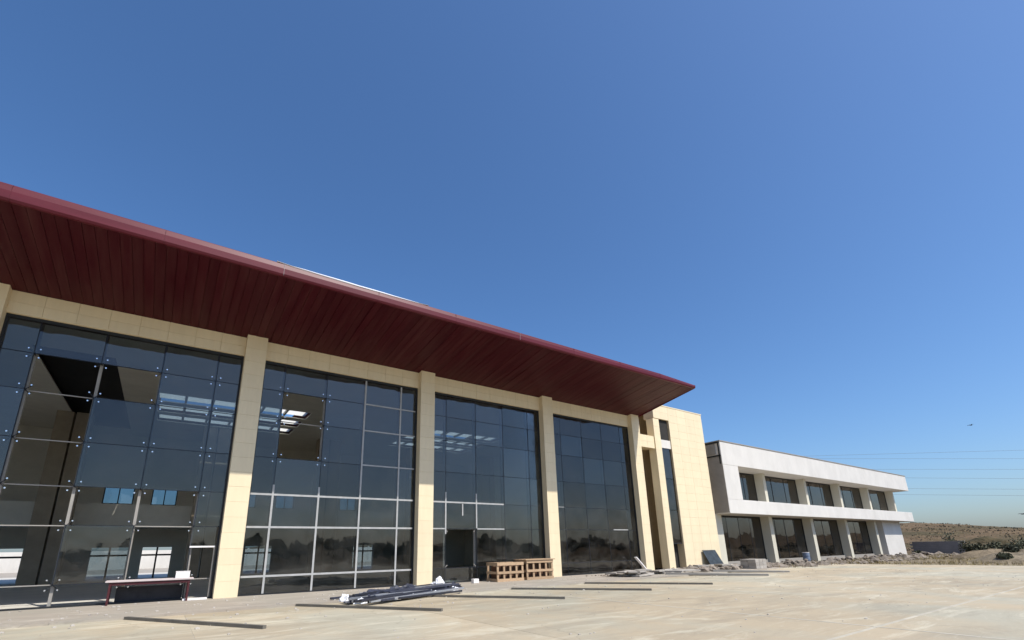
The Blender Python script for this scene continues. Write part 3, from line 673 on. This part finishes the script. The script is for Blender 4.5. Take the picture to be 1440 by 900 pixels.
MB().tube([(47.2, -.4, -.14), (47.2, -.4, .1), (47.2, -.4, .12), (47.2, -.4, .45), (47.2, -.4, .47), (47.2, -.4, .75)], [.27, .28, .3, .28, .3, .28], 16).build('drum_body', mat('blue_grey_plastic', (.16, .2, .27), .5, .1, 4), bk, smooth=False)
MB().tube([(47.2, -.4, .751), (47.2, -.4, .79)], .29, 16).build('lid', CARD, bk)

# ================================================================== right-hand background
def polar(az, d, z=None):
    x = CAM.x+d*math.sin(math.radians(az)); y = CAM.y+d*math.cos(math.radians(az)); return Vector((x, y, hgt(x, y) if z is None else z))
p0 = polar(74.6, 86); p1 = polar(78.1, 84); bw = empty('block_wall', (p0+p1)/2-Vector((0, 0, .3)), label='low dark grey block wall standing right of the white wing', cat='wall')
dv = (p1-p0); dv.z = 0; Lw = dv.length; dv.normalize(); zc = min(p0.z, p1.z)-.1; rzw = math.atan2(dv.y, dv.x)
for r in range(9):
    nb = int(Lw/.5)
    for k in range(nb):
        q = p0+dv*((k+.5+(.0 if r % 2 else .5))*Lw/(nb+.5)); piece('block', .5-.01, .2, .215, BLOCK, (q.x, q.y, zc+r*.22), bw, .006, (0, 0, rzw))
q = (p0+p1)/2; piece('coping', Lw+.1, .26, .06, GREYCON, (q.x, q.y, zc+9*.22), bw, .006, (0, 0, rzw))

def mound(az, d, rx, ry, h, seed, label):
    c = polar(az, d); bm = bmesh.new(); bmesh.ops.create_grid(bm, x_segments=26, y_segments=26, size=1); rr = random.Random(seed)
    for v in bm.verts:
        r = math.hypot(v.co.x, v.co.y); k = max(0, 1-r*r); n_ = noise.noise(Vector((v.co.x*2.2+seed, v.co.y*2.2, 0)))*.35+noise.noise(Vector((v.co.x*7+seed, v.co.y*7, 3)))*.14
        v.co = Vector((v.co.x*rx, v.co.y*ry, h*(k**.8)*(1+n_)+.05*n_-.25*(k <= 0)-.12))
    m = bpy.data.meshes.new('mound'); bm.to_mesh(m); bm.free(); m.materials.append(EARTH)
    inst('dirt_mound', m, c, rot=(0, 0, rr.uniform(0, 3)), label=label, cat='dirt mound', group='mounds of spoil right of the wing')
mound(79.6, 70, 4.5, 4.0, 1.0, 1, 'brown spoil mound next right of the dark block wall')
mound(81.4, 58, 4.5, 3.5, .85, 2, 'nearest reddish spoil mound, beside the concrete edge')
mound(83.5, 66, 6, 4, 1.25, 3, 'spoil mound at the far right edge of the picture')
mound(78.6, 100, 9, 5, 2.0, 4, 'broad brown mound rising behind the dark block wall')
def leaves(s, c, r, n, size, rr):
    for _ in range(n):
        u = Vector((rr.gauss(0, 1), rr.gauss(0, 1), rr.gauss(0, 1))).normalized()*(rr.random()**.45)
        p = c+Vector((u.x*r[0], u.y*r[1], u.z*r[2])); a = Vector((rr.gauss(0, 1), rr.gauss(0, 1), rr.gauss(0, 1))).normalized(); b = a.orthogonal(); b.rotate(Matrix.Rotation(rr.uniform(0, 6.28), 3, a)); e = a.cross(b)
        z = size*rr.uniform(.6, 1.4); s.add([p-b*z, p+e*z*.45, p+b*z, p-e*z*.45], [(0, 1, 2, 3)])
def shrub(az, d, r, h, seed, label):
    rr = random.Random(seed); c = polar(az, d); e = empty('dry_shrub', c, label=label, cat='shrub', group='dusty shrubs by the spoil mounds')
    s = MB()
    for k in range(7):
        a = rr.uniform(0, 6.28); q = c+Vector((math.cos(a)*r*.55, math.sin(a)*r*.55, h*rr.uniform(.6, .95))); s.tube([c-Vector((0, 0, .1)), c.lerp(q, .5)+Vector((0, 0, .1)), q], [.035, .022, .008], 5)
    s.build('stem', BARK, e); f = MB()
    for k in range(9):
        a = rr.uniform(0, 6.28); leaves(f, c+Vector((math.cos(a)*r*.5*rr.random(), math.sin(a)*r*.5*rr.random(), h*rr.uniform(.4, .85))), (r*.5, r*.5, h*.28), 60, .10, rr)
    f.build('foliage', SHRUB, e)
sl = ['dusty shrub touching the right end of the dark block wall', 'leafy dusty shrub second from the block wall', 'third dusty shrub from the block wall, before the brown mound', 'small dusty shrub between the two nearer spoil mounds', 'dusty shrub atop the right of the spoil mounds', 'dusty shrub at the right picture edge', 'low shrub before the block wall, beside the white end wall', 'tall thin shrub behind the right part of the block wall', 'dusty shrub low before the nearest mound', 'broad grey shrub above the nearest mound', 'small shrub left of the far right shrub', 'grey shrub behind the nearest mound at right']
for k, (az, d, r, h) in enumerate(((78.3, 80, 1.1, 1.8), (79.0, 78, 1.0, 1.6), (79.9, 82, 1.3, 1.9), (80.6, 66, .7, 1.1), (81.6, 78, 1.5, 2.1), (82.8, 84, 1.6, 2.0), (74.9, 79, .6, .8), (77.4, 90, 1.4, 2.6), (80.2, 55, .6, .7), (80.9, 73, 1.6, 1.9), (82.2, 75, 1.2, 1.7), (81.9, 68, 1.3, 1.6))): shrub(az, d, r, h, 40+k, sl[k])
# dry grass strip
gr = MB(); rr = random.Random(5)
for _ in range(9000):
    x = 44+rr.random()**1.3*75; y = rr.uniform(-30, -.8)
    if x < 80 and y > -1.5 and x < 72: continue
    if noise.noise(Vector((x*.18, y*.25, 9))) < -.15: continue
    z = hgt(x, y); h = rr.uniform(.10, .34)*(.6 if x < 48 else 1)
    for b in range(3):
        a = rr.uniform(0, 6.28); dx, dy = math.cos(a), math.sin(a); l = rr.uniform(.03, .18); ox, oy = rr.uniform(-.1, .1), rr.uniform(-.1, .1)
        gr.add([(x+ox-dy*.02, y+oy+dx*.02, z-.02), (x+ox+dy*.02, y+oy-dx*.02, z-.02), (x+ox+dx*l, y+oy+dy*l, z+h)], [(0, 1, 2)])
for _ in range(1800):
    x = rr.uniform(35, 78); y = rr.uniform(-5, -.5); h = rr.uniform(.08, .3); z = -.2
    if noise.noise(Vector((x*.3, y*.4, 3))) < .0: continue
    for b in range(3):
        a = rr.uniform(0, 6.28); dx, dy = math.cos(a), math.sin(a); l = rr.uniform(.03, .15)
        gr.add([(x-dy*.02, y+dx*.02, z), (x+dy*.02, y-dx*.02, z), (x+dx*l, y+dy*l, z+h+.1)], [(0, 1, 2)])
gr.build('dry_grass', STRAW, origin=(0, 0, 0), label='straw coloured dry grass along the edge of the concrete', cat='grass', kind='stuff')
hb = MB(); rr = random.Random(15)
for _ in range(1500):
    q = polar(rr.uniform(72.5, 88), 92+rr.random()**1.5*190); k = noise.noise(Vector((q.x*.04, q.y*.04, 5)))
    if k < -.05: continue
    for b in range(5):
        a = rr.uniform(0, 6.28); l = rr.uniform(.14, .38)*(1 if q.x < 150 else 1.4); e = Vector((math.cos(a), math.sin(a), 0)); c0 = q+Vector((rr.uniform(-.8, .8), rr.uniform(-.8, .8), -.1))
        hb.add([c0-e*l*.35, c0+e*l*.35, c0+e*l*.2+Vector((rr.uniform(-.2, .2), 0, l*rr.uniform(.5, 1))), c0-e*l*.25+Vector((0, rr.uniform(-.2, .2), l*rr.uniform(.4, .9)))], [(0, 1, 2, 3)])
hb.build('heath', mat('brown_heath', (.21, .155, .09), .9, .5, .08), origin=(120, 0, 0), label='brown and olive brush covering the hill at right', cat='brush', kind='stuff')
pts = []
for _ in range(420):
    x = rr.uniform(-9, 33); y = -rr.random()**1.6*8-.2; pts.append((x, y, (0 if y > -4.4 else AZ)+.004, rr.uniform(.012, .05)))
for _ in range(160): pts.append((rr.uniform(-6, 36), rr.uniform(-17, -8), AZ+.004, rr.uniform(.010, .035)))
rock_pile('grit', pts, SLABM, label='scattered small stones and grit on the paving', cat='grit', kind='stuff')
# tree line behind the photographer, seen only as the dark band mirrored in the glass
tl = MB(); rr = random.Random(8)
for k in range(80):
    x = -70+k*2.6+rr.uniform(-1.5, 1.5); y = -96+rr.uniform(-8, 4); h = rr.uniform(3.0, 5.5)
    tl.tube([(x, y, -.3), (x+rr.uniform(-.3, .3), y, h*.6)], [.15, .07], 5)
    for q in range(6): leaves(tl, Vector((x+rr.uniform(-1.4, 1.4), y+rr.uniform(-1, 1), h*rr.uniform(.35, .8))), (1.5, 1.3, h*.25), 45, .45, rr)
tl.build('tree_line', SHRUB, origin=(0, -96, -.2), label='dark line of trees mirrored low in the glass bays', cat='trees', kind='stuff')

# ================================================================== power line and birds
A_ = Vector((135.5, 30.3, 0)); B_ = Vector((182.7, .7, 0)); dd = (B_-A_).normalized(); nn_ = Vector((-dd.y, dd.x, 0))
def onplane(px, py):
    r = ray(px, py); t = (A_-CAM).dot(nn_)/r.dot(nn_); return CAM+r*t
EL = A_-dd*84; ER = B_+dd*72
wire_z = []
for k, (ya, yb) in enumerate(((637.5, 633), (645, 645), (660, 660), (672, 673), (687, 688), (695.5, 697))):
    p, q = onplane(1275, ya), onplane(1440, yb); L = (Vector((q.x, q.y, 0))-Vector((p.x, p.y, 0))).length; sl_ = (q.z-p.z)/L
    za = p.z-sl_*(Vector((p.x, p.y, 0))-EL).length; zb = q.z+sl_*(ER-Vector((q.x, q.y, 0))).length; wire_z.append((za, zb))
    pts = [EL.lerp(ER, i/24)+Vector((0, 0, za+(zb-za)*i/24)) for i in range(25)]
    MB().tube(pts, .028, 5).build('power_line', WIRE, label=['topmost', 'second highest', 'third highest', 'fourth highest', 'second lowest', 'lowest'][k]+' of the thin power wires in the sky at right', cat='power line', group='power wires right of the wing')
for i, P in enumerate((EL, ER)):
    zt = max(z[i] for z in wire_z)+2.5; gz = hgt(P.x, P.y)-.3
    py_ = empty('pylon', (P.x, P.y, gz), label=('lattice pylon behind the terminal hall', 'lattice pylon beyond the right edge')[i], cat='pylon', group='pylons')
    s = MB(); nl = 8
    def corner(k, j): f = 2.2*(1-k/nl)+.25; return Vector((P.x+(f if j in (0, 1) else -f), P.y+(f if j in (1, 2) else -f), gz+(zt-gz)*k/nl))
    for k in range(nl):
        for j in range(4):
            s.bar(corner(k, j), corner(k+1, j), .14); s.bar(corner(k, j), corner(k+1, (j+1) % 4), .08); s.bar(corner(k+1, j), corner(k+1, (j+1) % 4), .08)
    s.build('lattice', PYL, py_)
    for za in wire_z: MB().bar(P+nn_*2.2+Vector((0, 0, za[i]+.25)), P-nn_*2.2+Vector((0, 0, za[i]+.25)), .12).bar(P+Vector((0, 0, za[i]+.2)), P+Vector((0, 0, za[i]-.02)), .1).build('cross_arm', PYL, py_)
def bird(px, py, d, sp, label):
    r = ray(px, py).normalized(); c = CAM+r*d; e = empty('bird', c, label=label, cat='bird', group='birds in flight')
    MB().tube([c+Vector((-.16, .1, 0))*sp, c+Vector((-.05, .03, .02))*sp, c+Vector((.08, -.05, .01))*sp, c+Vector((.17, -.1, 0))*sp], [.01*sp, .05*sp, .045*sp, .008*sp], 7).build('body', BIRD, e, smooth=True)
    for s_ in (-1, 1):
        q = Vector((.05, .09, 0)).normalized()*s_
        p1_, p2_ = c+q*.18*sp+Vector((0, 0, .07*sp)), c+q*.36*sp+Vector((-.03*sp, 0, .02*sp)); f = Vector((.09, -.05, 0))*sp
        MB().hexa([c-f*.6, c+f*.6, p1_+f*.6, p1_-f*.6]+[v+Vector((0, 0, .012*sp)) for v in (c-f*.6, c+f*.6, p1_+f*.6, p1_-f*.6)]).hexa([p1_-f*.6, p1_+f*.6, p2_+f*.15, p2_-f*.15]+[v+Vector((0, 0, .012*sp)) for v in (p1_-f*.6, p1_+f*.6, p2_+f*.15, p2_-f*.15)]).build('wing', BIRD, e)
bird(1365, 598, 55, .75, 'small dark bird in the blue sky right of the wing roof')
bird(1438, 723, 60, .9, 'dark bird low over the hill at the right picture edge')
